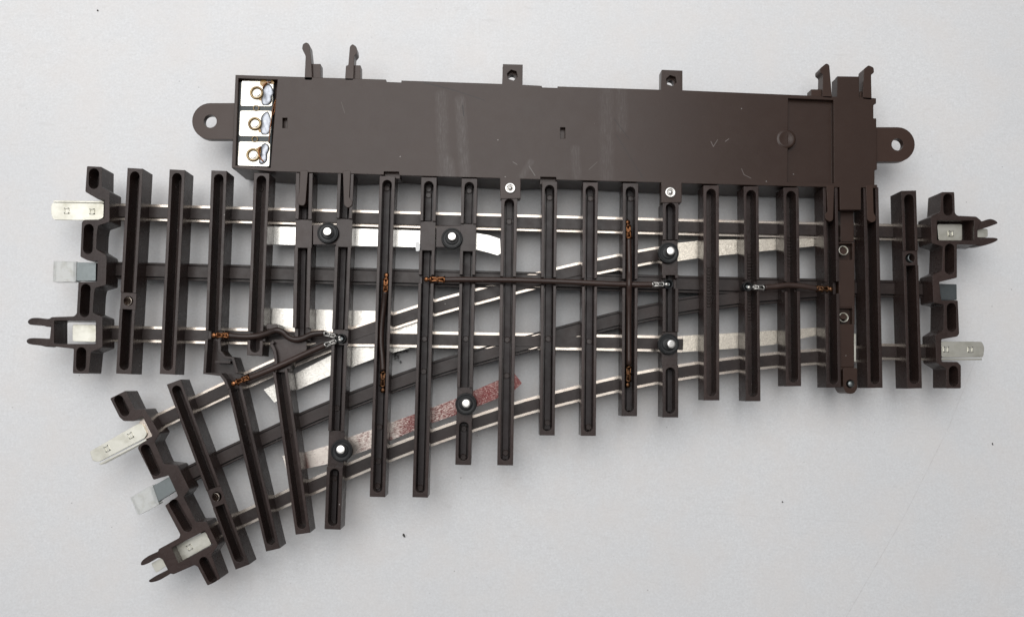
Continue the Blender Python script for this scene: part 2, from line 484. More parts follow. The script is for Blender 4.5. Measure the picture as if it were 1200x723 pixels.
# fifth and sixth sleepers share the riveted pad
def jog5(b, q, h, s):
    b.prism(fillet([(316, 398), (343, 396), (357.5, 397), (358, 411), (341, 424), (337, 436), (320.5, 436), (322, 424)], 3), ZF-6, Z0+1, zpx=ZF)
    b.prism(ribbon(smooth_line([(319, 399), (316.4, 403), (320, 412), (321.5, 424), (320.5, 436)]), 3.4, -1), ZF, ZF-6)
    b.prism(rect(366, 262.5, 397, 286), ZF-3.5, Z0+.6, zpx=ZF)
    b.prism(fillet(rect(312, 379.5, 325, 385.5), 1), ZF-1, Z0+1, zpx=ZF)
sleeper(356.7, 203, 352.5, 396, [('slot', 203, 257, None, None), ('solid', 257, 290, ZF-3), ('slot', 290, 384, None, None), ('low', 384, 396)], w=19.5, extra=jog5, rib=True)
sleeper(405.3, 203, 389.6, 620, [('slot', 203, 256, None, None), ('solid', 256, 289, ZF-3.2), ('slot', 289, 386, None, None), ('solid', 386, 404, ZF-4), ('slot', 404, 505, None, None),
        ('solid', 505, 546.5, ZF-4), ('slot', 546.5, 620, 549, 616)], w=18.6, discs=(478, 560), rib=True)
sleeper(454, 206.7, 442.2, 582, [('slot', 206.7, 582, 211, 577)], discs=(221, 500, 540, 569), rib=True)
def pad8(b, q, h, s):
    b.prism(rect(511, 264, 542.5, 289), ZF-3.6, Z0+.6, zpx=ZF)
sleeper(502.8, 208, 492.3, 582.5, [('slot', 208, 259, 212.5, None), ('solid', 259, 293, ZF-3), ('slot', 293, 322, None, None), ('low', 322, 332), ('slot', 332, 582.5, None, 577.5)], discs=(222, 229, 397, 435, 571), extra=pad8, rib=True)
sleeper(550.2, 209.5, 542.7, 544.5, [('slot', 209.5, 262, 213.5, None), ('solid', 262, 294, ZF-3.2), ('slot', 294, 322, None, None), ('low', 322, 333), ('slot', 333, 454, None, None),
        ('solid', 454, 492, ZF-4), ('slot', 492, 544.5, 494, 540)], w=18.3, discs=(224, 397, 502, 535), rib=True)
sleeper(597, 232, 592, 545, [('slot', 232, 324, 233, None), ('low', 324, 334), ('slot', 334, 545, None, 540)], w=18.6, discs=(260, 398, 440, 530), rib=True)
sleeper(644.2, 213, 641.2, 510, [('slot', 213, 325, 217, None), ('low', 325, 335), ('slot', 335, 510, None, 505)], w=17.6, discs=(232, 397, 495), rib=True)
sleeper(692, 214, 689.5, 510.5, [('slot', 214, 326, 218, None), ('low', 326, 336), ('slot', 336, 510.5, None, 506)], w=17.4, discs=(233, 400, 500), rib=True)
sleeper(739, 215, 737.5, 487.5, [('slot', 215, 327, 219, None), ('low', 327, 337.5), ('slot', 337.5, 487.5, None, 483)], w=18, discs=(233,), rib=True)
sleeper(786, 237, 785.6, 489, [('slot', 237, 281, 238, None), ('solid', 281, 322, ZF-4), ('slot', 322, 326, None, None), ('low', 326, 338), ('slot', 338, 389, None, None),
        ('solid', 389, 428, ZF-4), ('slot', 428, 489, 430.5, 484.5)], w=18.4, rib=True)
sleeper(833.4, 217.5, 834, 469, [('slot', 217.5, 469, 221.5, 464)], w=18, ridges=[312+3.8*i for i in range(13)])
sleeper(880.2, 218.5, 882.6, 470, [('slot', 218.5, 328, 223, None), ('low', 328, 341), ('slot', 341, 470, None, 465)], w=17.2, ridges=[296+3.6*i for i in range(9)]+[344+3.6*i for i in range(9)])
sleeper(927, 220, 930, 452.5, [('slot', 220, 330, 224, None), ('low', 330, 341.5), ('slot', 341.5, 452.5, None, 448)], w=17.7, ridges=[276+3.8*i for i in range(10)])
sleeper(973, 220, 977, 454, [('slot', 220, 330, None, None), ('low', 330, 344), ('slot', 344, 454, None, 450)], w=17, sw=10.4)
sleeper(1020.6, 220, 1025.6, 454.4, [('slot', 220, 454.4, None, 450)], w=17.4, sw=10.6)
sleeper(1064.9, 223.7, 1071.8, 455, [('slot', 223.7, 294, 228, None), ('hole', 294, 311), ('slot', 311, 455, None, 450)], w=17.3)
# branch sleepers
sleeper(203.5, 447.5, 284.2, 664, [('slot', 447.5, 572, 452, None), ('hole', 572, 592), ('slot', 592, 664, None, 658)], w=17.2)
sleeper(275, 454, 319.9, 644, [('slot', 454, 644, None, 638)], w=16.6, sw=10.4, discs=(520,))
sleeper(328, 433, 355, 625, [('slot', 433, 625, None, 619.5)], w=17.2, sw=10.6, discs=(510,))

# ---- metal contact strips on the underside
def strip(poly, z, mat, label, thick=1.4):
    return MB().prism(poly, z, z-thick).build('contact_strip', mat, root, label)
strip([(316, 265.6), (420, 268), (540, 272), (558, 273.2), (574, 276), (586, 280), (587, 297), (583, 299.3), (572, 296), (560, 293), (545, 291), (420, 288.4), (316, 286.6)], Z0-.6, 'tin', 'bright tinned strip with a curved tip')
fp = strip([(313, 361), (400, 363.6), (489, 365.4), (491, 380), (489, 405), (470, 407), (400, 404), (313, 401)], Z0-4.5, 'speck', 'speckled tin plate under the frog')
b = MB(); b.prism([(309, 456.5), (321.5, 471.5), (348, 457), (390, 438.6), (440, 419.5), (489, 405), (470, 393), (400, 410), (330, 446)], Z0-6.2, Z0-7.4)
b.prism(ribbon([(317, 464.5), (348, 450), (390, 431.5), (440, 412.5), (478, 401)], 1.0), Z0-5.9, Z0-6.6)
b.build('contact_strip', 'speck', root, 'folded tin plate along the branch rail')
strip([(331, 534), (353, 531), (387, 521), (409, 512), (436, 503), (505, 478), (534, 467), (580, 447), (603, 437.5), (611.7, 449), (603, 457), (580, 468), (534, 486), (505, 496), (436, 525), (386, 543), (354, 550), (337, 555)], Z0-.8, 'red_copper', 'copper strip with red streaks and a brown stain')
strip([(778, 287.5), (793, 285), (817, 282.4), (845, 281), (905, 280), (966, 277.3), (966, 287.3), (905, 293.4), (870, 296.8), (845, 299.4), (817, 302.6), (793, 306.3), (778, 309)], Z0-1, 'matt', 'matt tapered strip beside the upper rail')
strip([(778, 396), (793, 394), (817, 392.4), (845, 391), (905, 387.4), (966, 383.2), (966, 391), (905, 404), (870, 407.6), (845, 409.4), (817, 411.2), (793, 413), (778, 414)], Z0-1, 'matt', 'matt tapered strip beside the lower rail')

# ---- rivets: black washer with a steel pin
def rivet(x, y, zb, px, py):
    c = P(x, y, zb+7)
    b = MB(); b.lathe(c, [(12.2, zb-.2), (12.6, zb+1), (12.5, zb+4.2), (11.9, zb+5), (11.0, zb+5.1), (10.3, zb+4.5), (7.6, zb+4.3), (7.0, zb+5.2), (5.2, zb+5.4), (0, zb+5.4)], 40, False)
    w = b.build('rivet_washer', 'black', root)
    c = P(px, py, zb+13)
    p = MB(); p.lathe(c, [(4.9, zb+5), (5.0, zb+12.2), (4.5, zb+12.9), (3.2, zb+13.15), (0, zb+13.2)], 28, False)
    ta, tb_ = random.uniform(-.07, .07), random.uniform(-.07, .07)      # no two pins are peened alike
    p.v = [(vx, vy, vz+((vx-c.x)*ta+(vy-c.y)*tb_ if vz > zb+9 else 0)) for vx, vy, vz in p.v]
    p.build('pin', 'pin', w)
for a in ((383.5, 272.5, ZF-3.5, 383.3, 271.2), (529.5, 279, ZF-3.6, 529.6, 277), (784, 296, ZF-4, 786.3, 294), (784, 403, ZF-4, 787, 403),
          (546, 473.3, ZF-4, 546.3, 472.8), (399.8, 528, ZF-4, 399, 526.6)): rivet(*a)

# ---- wires with crimped ends
def crimp(parent, a, b_, z, mat, n=3):
    a, b_ = P(*a, z), P(*b_, z); u = (b_-a).normalized(); q = Vector((-u.y, u.x, 0)); L = (b_-a).length
    kr = 2.9 if mat == 'ferrule' else 3.5
    b = MB()
    b.tube([a, b_], 1.5, 8)
    for sd in (-1, 1):
        b.tube([a+u*L*.12+q*sd*2.3+Vector((0, 0, 1.2)), a+u*L*.5+q*sd*1.7+Vector((0, 0, 2.4)), a+u*L*.95+q*sd*2.5+Vector((0, 0, 1))], 1.15, 8, 3)
    for k in range(n):
        c = a+u*L*(.18+.36*k); ring = []
        for i in range(13):
            t = math.pi*(i/12)
            ring.append(c+q*kr*math.cos(t)+Vector((0, 0, kr*math.sin(t)))+u*.5*math.sin(3*t+k))
        b.tube(ring, 1.05, 7, 1)
    b.lathe(a-u*1.2, [(0, z-1), (3.0, z-1), (3.3, z+.6), (2.0, z+1.8), (0, z+2)], 14)
    b.build('crimp', mat, parent)
def wire(pts, r=3.5, ends=()):
    b = MB(); b.tube([P(x, y, z) for x, y, z in pts], r, 14, 8)
    w = b.build('wire', 'wire', root)
    for e in ends: crimp(w, *e)
    return w
zt = ZF-1.5
wire([(268, 393.2, zt), (285, 394.6, zt), (300, 394, zt-1), (312, 391, zt), (324, 387, zt+2), (332, 389.5, zt+2), (338, 395, zt+1), (346, 398, zt), (355, 396.5, zt), (366, 391.8, zt), (380, 390.2, zt)], 3.6,
     [((252, 393), (270, 393.2), zt, 'copper'), ((396, 395), (379, 390.4), zt, 'ferrule')])
wire([(382, 404, zt), (365, 411.5, zt), (340, 423, zt), (315, 434, zt+1), (292, 443, zt)], 3.6,
     [((397, 399), (380, 405), zt, 'ferrule'), ((275, 449, ), (294, 441.5), zt, 'copper')])
wire([(451.6, 342, zt), (450, 356, zt-3), (447.3, 380, zt-5), (446.6, 400, zt-5), (448, 418, zt-4), (449, 434, zt-3)], 3.3,
     [((453, 324), (452, 344), zt-3, 'copper'), ((448.8, 456), (449.4, 434), zt-5, 'browned')])
wire([(520, 328, zt), (545, 327.8, zt), (600, 328.4, zt), (660, 330.3, zt), (710, 332.6, zt), (745, 333.6, zt), (766, 333.7, zt)], 3.4,
     [((501, 327.5), (523, 328), zt, 'copper'), ((780, 333.5), (763, 333.7), zt, 'ferrule')])
wire([(736.7, 279, zt-4), (737, 296, zt-4), (737.4, 318, zt-1), (737.2, 333, zt+4), (737, 350, zt-1), (736.8, 380, zt-5), (737, 428, zt-5)], 3.3,
     [((735.5, 262), (737, 281), zt-3, 'copper'), ((735.6, 450), (736.6, 428), zt-6, 'browned')])
wire([(896, 337.2, zt), (908, 336, zt), (922, 334.5, zt), (936, 335.2, zt), (948, 337, zt), (958, 338.6, zt)], 3.5,
     [((879, 337), (896, 337.2), zt, 'ferrule'), ((972, 339), (955, 338.2), zt, 'browned')])
for x, y in ((400, 396.8), (783.2, 333.2), (876, 336)):       # black cup where the wires end
    c = P(x, y, ZF)
    b = MB(); b.lathe(c, [(5.6, ZF-10), (5.6, ZF+1.6), (4.9, ZF+2), (4.2, ZF+1.2), (3.9, ZF-3), (0, ZF-3)], 24)
    w = b.build('terminal_cup', 'black', root)
    b = MB(); b.lathe(c, [(2.6, ZF-3.2), (2.6, ZF-.8), (1.8, ZF), (0, ZF-.2)], 6, False); b.build('screw', 'dull', w)

# ---- end plates with their couplers
def end_plate(outline, holes, slots, zs=ZS, prongs=(), boxes=()):
    b = MB()
    through = list(holes)
    b.prism(fillet(outline, 1.5), ZF, zs, holes=through+[stadium(a, e, w) for a, e, w in slots])
    b.prism(fillet(outline, 1.5), zs, Z0-2, holes=through, zpx=ZF)
    for p in prongs: b.prism(fillet(smooth_line(p+p[:1], 3)[:-1], .2, 1), ZF-1, ZF-14, zpx=ZF)
    for poly, z1, z0 in boxes: b.prism(poly, z1, z0, zpx=ZF)
    return b.build('end_plate', 'plastic', root)
outL = [(102, 195), (119.6, 195.8), (119.2, 220), (128.4, 224.2), (128.2, 260), (115, 264.5), (113.4, 273), (112.6, 292), (124, 299), (125, 303), (124, 334), (111.5, 337.5), (110, 344), (108.6, 366.5), (120, 371.5), (120, 407),
        (106.5, 412.5), (104, 437.6), (85.3, 437.5), (86.6, 408.6), (56.5, 405.2), (58.5, 396), (60, 381), (57, 374.5), (60.5, 371.6), (86.7, 370.8), (90, 367.5), (92, 330.6), (113.5, 330.4), (114.6, 306), (103, 305.4), (94.2, 301), (96, 260.5), (99, 257.7), (122, 257.4), (122.5, 234), (115.5, 234), (100, 225)]
end_plate(outL, [fillet(rect(63.2, 375.6, 112.4, 403), 1.5)], [((110.3, 197.6), (109.6, 221.6), 12), ((104.2, 262.6), (102.8, 297.8), 11.6), ((100.8, 332.6), (98.6, 371.5), 11.4), ((95.5, 406.8), (94.6, 434.8), 11.6)],
          prongs=([(62, 371.6), (56, 373.6), (44, 372.4), (36, 373), (32, 376.6), (35, 380.4), (47, 380.9), (58, 382.6)], [(62, 395.6), (57, 396.8), (46, 396.2), (35, 396.2), (30.6, 399), (33.6, 403), (47, 404.8), (57, 406)]))
outR = [(1103, 225.3), (1118.3, 225.3), (1119, 250), (1122, 253), (1144, 254), (1150, 259), (1145.5, 268), (1145.5, 278), (1149, 287.4), (1143, 287), (1121.2, 286.4), (1121.4, 325.5), (1100.5, 330.5), (1103, 352.4), (1122.4, 352), (1124, 391), (1121.8, 394.3), (1103, 397.5), (1103.4, 423.8), (1122, 424), (1126, 428), (1126, 455), (1109, 455),
        (1109, 432), (1097.4, 425), (1096, 393), (1105.8, 386.7), (1106.2, 357), (1094, 354.6), (1092.6, 322.6), (1104, 317.4), (1105, 289), (1092, 285), (1090.8, 254), (1101.6, 249)]
end_plate(outR, [fillet(rect(1098, 258.4, 1141.5, 281.8), 1.2)], [((1110.6, 227), (1111.4, 253), 11), ((1113, 285.6), (1113, 321.8), 11.4), ((1115, 355), (1115.6, 389), 11), ((1117.4, 428.6), (1117.8, 452.6), 11)],
          prongs=([(1146, 255), (1151, 259.3), (1156, 257.6), (1161.7, 256.7), (1167, 258.4), (1169.6, 261.4), (1165, 263.6), (1155, 267), (1146, 268.4)], [(1145, 278), (1155, 278.4), (1166.5, 278.7), (1170, 280.6), (1166, 283.6), (1158, 286.5), (1150, 288.2), (1144, 287)]),
          boxes=((rect(1098, 258.4, 1141.5, 281.8), Z0+4, Z0-1.9),))
outD = [(129, 466.7), (147.5, 457.6), (158.5, 480.5), (169.5, 479), (187, 507.6), (181, 517.8), (191.6, 543.2), (208, 545), (222, 573), (215, 582), (230, 611.6), (242, 611), (255.4, 638.4), (247.6, 650), (258, 678), (243.3, 685.8), (231.6, 663.4), (228, 661.7), (203.4, 672.5), (197.6, 671), (196.6, 667), (190.5, 655), (184, 651.7), (186, 643), (210, 630), (211.4, 626), (193.4, 592), (208.6, 580.8), (197.5, 556.5), (180, 562), (161.5, 525), (163, 521.6), (178.6, 511), (167, 487.4), (157, 493.4), (145, 493.2), (140, 488.6)]
end_plate(outD, [[(201, 641.6), (240, 621.6), (249, 638), (209, 659.4)]], [((136.6, 463.6), (148.8, 487), 11), ((168.2, 521), (184.5, 557), 11.6), ((201, 585.4), (222.4, 622.4), 11.6), ((236.4, 652.8), (251.4, 682), 11)],
          prongs=([(187, 645), (181.8, 647.6), (174, 651), (167, 656), (164.6, 660), (166, 662.3), (174, 659.6), (182, 654.4), (190, 652.4)], [(197, 667), (190, 671), (184, 673.6), (177, 677.8), (174, 680.4), (176.5, 682.2), (185, 680.2), (193, 676), (199, 671.6)]))

# ---- rail joiners and contact tongues
def joiner(poly, z, marks, mat='joiner', thick=3.0, lip=None, u=(1, 0), label=None):
    b = MB(); b.prism(fillet(poly, 2), z, z-thick)
    n = (-u[1], u[0])
    for x, y in marks:                                  # pressed square windows
        for sx, sy, lx, ly in ((0, -2.8, 2.9, .5), (0, 2.8, 2.9, .5), (-2.4, 0, .5, 3.3), (2.4, 0, .5, 3.3)):
            cx, cy = x+u[0]*sx+n[0]*sy, y+u[1]*sx+n[1]*sy
            b.prism([(cx+u[0]*a+n[0]*e, cy+u[1]*a+n[1]*e) for a, e in ((-lx, -ly), (lx, -ly), (lx, ly), (-lx, ly))], z+.9, z-.5, zpx=z)
    if lip:
        b.prism(ribbon(lip, 1.9), z-.6, z-12, zpx=z)
    return b.build('rail_joiner', mat, root, label)
joiner([(61.5, 237.8), (121.6, 238.8), (121, 255.4), (113, 258.6), (62, 257.4), (59.8, 250), (60, 241)], ZF-7, [(78.3, 247.3), (108.2, 248)], lip=[(62, 235.8), (121.4, 236.8)])
joiner([(1103, 400), (1150.6, 400.4), (1153.4, 407), (1152.4, 417), (1151, 418.6), (1103.5, 418.6)], ZF-7, [(1108.4, 409.4), (1137, 409.6)], lip=[(1103.6, 420.8), (1151, 420.8)])
uD = Vector((61, -34)).normalized()
joiner([(105, 529), (162, 496), (167.4, 497), (172.4, 508.4), (169.4, 513.2), (115.4, 541.2), (108.6, 539.6)], ZF-7, [(125.6, 525.4), (153.2, 510)], lip=[(116.4, 543.8), (171, 515.2)], u=tuple(uD))
MB().prism([(163, 495.2), (167, 487.4), (178.6, 511), (170, 515)], ZF-9, ZF-14).build('rail_joiner', 'rail', root)
# contact pieces in the three couplers
joiner([(85, 380.2), (112.2, 380.6), (112.2, 400.6), (85, 400)], ZF-12, [], 'joiner', label='short tin tongue in the left coupler box')
joiner([(1098.4, 262.8), (1127.4, 262.8), (1127.4, 282), (1100, 282)], ZF-12, [(1114, 274)])
joiner([(1144, 268), (1157.5, 268.4), (1157.5, 278), (1144, 278.4)], ZF-9, [])
joiner([(203.5, 640), (240.6, 622.6), (248, 637.6), (213, 657)], ZF-12, [(222.2, 641)], u=tuple(uD))
joiner([(177, 660), (191, 652.4), (196, 662), (183, 671)], ZF-9, [], u=tuple(uD))
# centre-conductor contacts: milky sleeve half over a grey tongue
def centre_contact(sleeve, tongue, z, mat='dull'):
    t = MB().prism(fillet(tongue, .8), z, z-8).build('centre_contact', mat, root)
    if sleeve:
        MB().prism(fillet(sleeve, 1.2), z+.6, z-9).build('insulating_sleeve', 'milky', t)
centre_contact([(62.6, 306), (89.6, 306.4), (89, 330), (62, 330.4)], [(86, 307.4), (112.4, 308), (112, 329), (86, 329)], ZF-8)
centre_contact([(152.6, 583), (178.5, 568), (186.4, 590.6), (162, 603.6)], [(176, 571), (201, 557), (207, 574), (182, 590)], ZF-8)
centre_contact(None, [(1100.5, 332.6), (1121, 333.2), (1121.2, 351.6), (1102.4, 351.4)], ZF-9, 'dark_tongue')
# steel bushes in the sleeper screw holes
for x, y in ((151.4, 353.6), (253.6, 582), (1066.8, 303)):
    c = P(x, y, ZF-9)
    MB().lathe(c, [(5.4, ZS-.5), (5.4, ZF-4), (4.6, ZF-4), (4.2, ZS+2), (0, ZS+1)], 20).build('bush', 'rail' if x < 900 else 'dull', root)

# ---- the throw bar
b = MB()
zq = ZF-5
b.prism([(983, 304.6), (1001.5, 304.6), (1001.4, 359.6), (983, 359.6)], zq, ZS, zpx=zq)
b.prism([(983, 380), (1000.8, 380), (1001, 430), (984, 430)], zq, ZS, zpx=zq)
for y0, y1 in ((284, 304.6), (359.6, 380)):           # two windows with a rim and a sunk floor
    b.prism(rect(983, y0, 1001.5, y1), zq-8, ZS, zpx=zq)
    b.prism(rect(999, y0, 1001.5, y1), zq, zq-8, zpx=zq)
    b.prism(rect(983, y0, 999, y0+1.6), zq-.4, zq-8, zpx=zq)
    b.prism(circle(989.3, (y0+y1)/2-.3, 4.4), zq-2, zq-8, zpx=zq)
b.prism(fillet([(988, 431), (1004.6, 431), (1004.6, 455), (1001, 460.5), (996.4, 461.6), (991.6, 460.2), (988.4, 454)], 2), ZF-1, ZS-4, holes=[circle(996.6, 449.8, 5)])
b.prism(rect(985, 247, 1000.5, 283.5), ZF-13, ZS-5, zpx=ZF-13)
b.prism(rect(983, 419, 1001, 434), ZF-5.4, ZS-4, zpx=ZF-5)
tie = b.build('throw_bar', 'housing', root)
for x, y in ((989, 293.4), (989.2, 371.8)):
    MB().lathe(P(x, y, ZF-4), [(5.0, ZF-12), (5.8, ZF-12), (5.8, ZF-5), (5.4, ZF-4.7), (5.0, ZF-5), (5.0, ZF-12)], 26).build('ring', 'joiner', tie)
MB().lathe(P(996.6, 449.8, ZF-8), [(4.6, ZS-4), (4.6, ZF-6), (3.4, ZF-5), (0, ZF-5)], 20).build('pin', 'dull', tie)
MB().prism(rect(1000.8, 391, 1003.2, 423.5), ZF-8, ZS).build('spring', 'joiner', tie)

# ------------------------------------------------------------------ the drive housing along one side
ZH = ZF+1
HL = [(276, 88.2), (357, 90.8), (452.4, 93.7), (453, 97), (470.2, 97.4), (470.6, 94.8), (588.4, 98.8), (589.4, 75.6), (612.6, 76.2), (612.3, 99.8), (634.8, 101), (635.4, 103.8), (653, 104.2), (653.6, 101.7), (774.6, 105.6), (775.5, 82.2), (799.8, 83.2), (799.8, 106.2), (923.6, 111.4), (981, 113.8), (981.4, 89.8), (1006.4, 90.2), (1007, 114.2),
      (1026.6, 115.6), (1026.6, 121.6), (1023.5, 123.4), (1023.5, 139), (1026.8, 139.2), (1027.7, 199), (1024.8, 199.2), (1024.8, 216.6), (1028, 217), (1028, 220.6), (1009, 220), (1009, 246), (984.4, 246), (984, 219.6), (935, 218.6), (798.8, 214.8), (798.7, 237.4), (775.1, 237.6), (775, 214), (652, 210.8), (651.8, 207.8), (633.4, 207.4), (633.2, 210.4),
      (610, 209.8), (610, 232.6), (586.4, 233), (586.2, 209), (468, 205.6), (467.6, 201.4), (449.8, 201.2), (449.6, 205), (411, 203.6), (316, 200.8), (271.6, 196.8)]
term = [(279.4, 92), (325.4, 93.6), (317, 197), (275.8, 194)]
pane = [(923.6, 115.4), (976.8, 117.6), (977.4, 215.2), (922.6, 213.6)]
hexes = [circle(600.4, 88.4, 6.6, 6, .3), circle(786.8, 94.8, 6.6, 6, .3)]
b = MB()
win = [rect(331, 138.4, 336.8, 150.4), rect(656.6, 149.6, 662.4, 162.6)]
b.prism(HL, ZH, ZH-6, holes=[term, pane]+win+hexes)
body = [(276, 88.2), (357, 90.8), (588, 98.8), (775, 105.6), (923.6, 111.4), (1023.4, 115.4), (1024.8, 216.6), (984, 219.4), (935, 218.5), (798.8, 214.6), (652, 207.6), (610, 209.6), (468, 201.2), (411, 203.3), (316, 200.6), (271.6, 196.7)]
b.prism(body, ZH-6, ZH-11, holes=[term], zpx=ZH)
b.prism(body, ZH-11, 6, zpx=ZH)
for h, (x, y) in zip(hexes, ((600.4, 88.4), (786.8, 94.8))):            # round clearance hole below the nut pocket
    b.prism([(x-11.4, y-12.4), (x+11.8, y-12), (x+11.6, y+12), (x-11.6, y+11.6)], ZH-6, ZH-14, holes=[circle(x-.3, y+1.4, 4.4, 20)], zpx=ZH)
for x, y in ((598.2, 221), (786.9, 226)):
    b.prism(rect(x-11.7, y-14, x+11.7, y+11.7), ZH-6, ZH-12, zpx=ZH)
b.prism(rect(984.6, 215, 1008.8, 246), ZH-6, ZH-11, zpx=ZH)
b.prism(rect(981.6, 90.4, 1006.4, 116), ZH-6, ZH-16, zpx=ZH)
b.prism(rect(652.2, 206, 655, 209), ZH-7, ZH-12, zpx=ZH)
# dark locating lugs below the two edge notches
b.prism(rect(633, 205, 652, 214.4), ZH-6.4, Z0+2, zpx=ZH); b.prism(rect(449.6, 199, 468, 207.8), ZH-6.4, Z0+2, zpx=ZH)
# thumb boss on the sliding cover
b.lathe(P(921.6, 163, ZH), [(11.6, ZH-6), (11.6, ZH-.6), (10.6, ZH+.5), (8.5, ZH+.6), (5.5, ZH-.1), (0, ZH-.6)], 36)
housing = b.build('drive_housing', 'housing', root)
# snap hooks, ears
def hook(poly, z=ZH, thick=14):
    MB().prism(fillet(poly, 1.6), z, z-thick).build('snap_hook', 'housing', housing)
hook([(357, 94), (358.2, 66), (354, 57.6), (355, 52), (359.2, 50), (362.6, 52.4), (364.8, 72.4), (365.8, 94)])
hook([(404.4, 94), (405.4, 77.3), (408.2, 77), (410, 55), (413, 52), (417.6, 55), (418.4, 62.2), (415, 66), (414.2, 94)])
hook([(963.8, 114), (964.6, 87.6), (961, 85.2), (961, 80.6), (968.2, 74.6), (971.8, 76.4), (975, 115)])
hook([(1011, 116), (1012.6, 81), (1017.8, 76.8), (1023.8, 79.6), (1024.3, 85.6), (1020.8, 87.8), (1021.4, 117)])
hook([(351.8, 200), (350.6, 226), (347.8, 233), (348.4, 238), (351.4, 240.8), (356, 241), (358, 237.6), (360.8, 200)], ZH+.6)
hook([(401.8, 200), (403.2, 240.6), (407.6, 244), (412.4, 241), (413, 236.6), (409.2, 231.4), (410.8, 200)], ZH+.6)
hook([(968.4, 217), (970, 248), (966.6, 251.8), (967.8, 257.4), (973, 260), (976.2, 257.8), (977.6, 217)], ZH+.6)
hook([(1014.8, 217), (1016.6, 258), (1021.6, 261), (1026, 259), (1026.6, 254), (1023.8, 250), (1023, 217)], ZH+.6)
for r_ in ((365.9, 75.4, 375.6, 93), (414.4, 77, 422.4, 94), (950.6, 105.2, 963.6, 114), (1007.4, 107.6, 1010.9, 116)):
    MB().prism(rect(*r_), ZH-4, ZH-16).build('stop_block', 'housing', housing)
def ear(cx, cy, x_in, y0, y1, hr):
    r = (y1-y0)/2; sgn = -1 if cx < x_in else 1
    pts = [(x_in, y0)]+[(cx+sgn*r*math.sin(math.pi*i/16), cy-r*math.cos(math.pi*i/16)) for i in range(17)]+[(x_in, y1)]
    MB().prism(pts, ZH-5, ZH-12, holes=[circle(cx, cy, hr, 28)]).build('mounting_ear', 'housing', housing)
ear(246.4, 142.4, 277, 121.2, 163.6, 7.6)
ear(1051.8, 169.6, 1022, 149.4, 189.8, 7.0)
for x, y in ((598, 220.6), (785.8, 225.6)):
    c = P(x, y, ZH+1)
    MB().lathe(c, [(6.4, ZH-.3), (6.5, ZH+1), (5.9, ZH+1.6), (3.9, ZH+1.6), (3.4, ZH+.5), (2.9, ZH+.5), (2.5, ZH+1.8), (0, ZH+2.2)], 30).build('rivet_head', 'pin', housing)
# terminal board
zb = ZH-4.2
bd = MB(); bd.prism([(279, 96), (321, 97.5), (316, 195), (277, 193)], zb-1.2, zb-5, zpx=zb)
bd.build('board_base', 'dark_tongue', housing)
def pad(poly): MB().prism(fillet(poly, 2.5), zb, zb-1.6).build('terminal_pad', 'board', housing)
pad([(283.2, 94.8), (320.6, 95.2), (318.6, 125), (281.8, 124.6)])
pad([(281.4, 129.8), (318.4, 130.2), (317, 160.2), (280, 159.8)])
pad([(280, 166), (316.6, 166.6), (315.4, 195.4), (278.4, 194.2)])
for x, y in ((301, 109.4), (298.8, 145.6), (296.8, 182)):
    c = P(x, y, zb)
    MB().lathe(c, [(8.3, zb-.3), (8.0, zb+1.6), (7.0, zb+2.4), (5.9, zb+1.8), (5.2, zb+.4), (5.2, zb-1)], 30).build('eyelet', 'brass', housing)
    MB().lathe(c, [(4.3, zb+.1), (4.0, zb+1.4), (3.0, zb+1.6), (0, zb+1.6)], 24, False).build('eyelet_pin', 'pin', housing)
for x, y in ((300.2, 127), (298.6, 163.4)):
    c = P(x, y, zb)
    MB().lathe(c, [(3.9, zb-1.4), (3.9, zb+.3), (3.0, zb+.4), (2.7, zb-1.2), (3.0, zb-1.4)], 22).build('locating_ring', 'brass', housing)
def solder(pts, r):
    b = MB(); n = len(pts)
    line = smooth_line(pts, 6); k = len(line)
    seg = 14; base = 0
    for i, (x, y) in enumerate(line):
        t = i/(k-1); f = t*(n-1); j = min(int(f), n-2)
        rr = (r[j]+(r[j+1]-r[j])*(f-j))*min(1, math.sqrt(max(.02, 1-abs(2*t-1)**5)))
        a = Vector(line[min(i+1, k-1)])-Vector(line[max(i-1, 0)]); a.normalize()
        for q in range(seg):
            th = 2*math.pi*q/seg
            wb = 1+.16*math.sin(7*t+th*2+x)+.10*math.sin(13*t-th*3)
            p = P(x-a.y*rr*wb*math.cos(th), y+a.x*rr*wb*math.cos(th), zb)
            b.v.append((p.x, p.y, zb-rr*.14+rr*.42*wb*math.sin(th)+random.uniform(-.1, .1)))
    for i in range(k-1):
        for q in range(seg):
            u_, v_ = i*seg+q, i*seg+(q+1) % seg
            b._face([u_, v_, v_+seg, u_+seg], True)
    b._face(list(range(seg))); b._face([(k-1)*seg+q for q in range(seg)])
    return b.build('solder_blob', 'solder', housing)
solder([(315.4, 99), (313.6, 108), (312, 117), (308, 123.5)], (4.8, 6.2, 6.4, 4.2))
solder([(313.6, 131), (312, 141), (311, 152), (307, 158)], (4.6, 6, 5.8, 4))
solder([(310.6, 168), (310, 177), (309, 186), (304, 192)], (5.8, 5.6, 5.6, 4.6))
b = MB()
b.tube([P(317.6, 96.8, zb+1), P(313.4, 97, zb+2), P(309.6, 99.6, zb+1.6), P(308, 104, zb+1)], .8, 8)
b.tube([P(305.4, 172, zb+1.2), P(303, 177, zb+2.6), P(305, 185, zb+2.4), P(309, 190, zb+1)], .9, 8)
b.tube([P(323.4, 117, zb+4), P(320.6, 124, zb+4), P(319, 133, zb+3.6), P(316.4, 152, zb+2), P(315, 168, zb+1)], .55, 8)
b.tube([P(322.6, 119, zb+4), P(321.8, 130, zb+4), P(319.4, 136, zb+3)], .5, 8)
b.build('coil_lead', 'copper', housing)
b = MB()
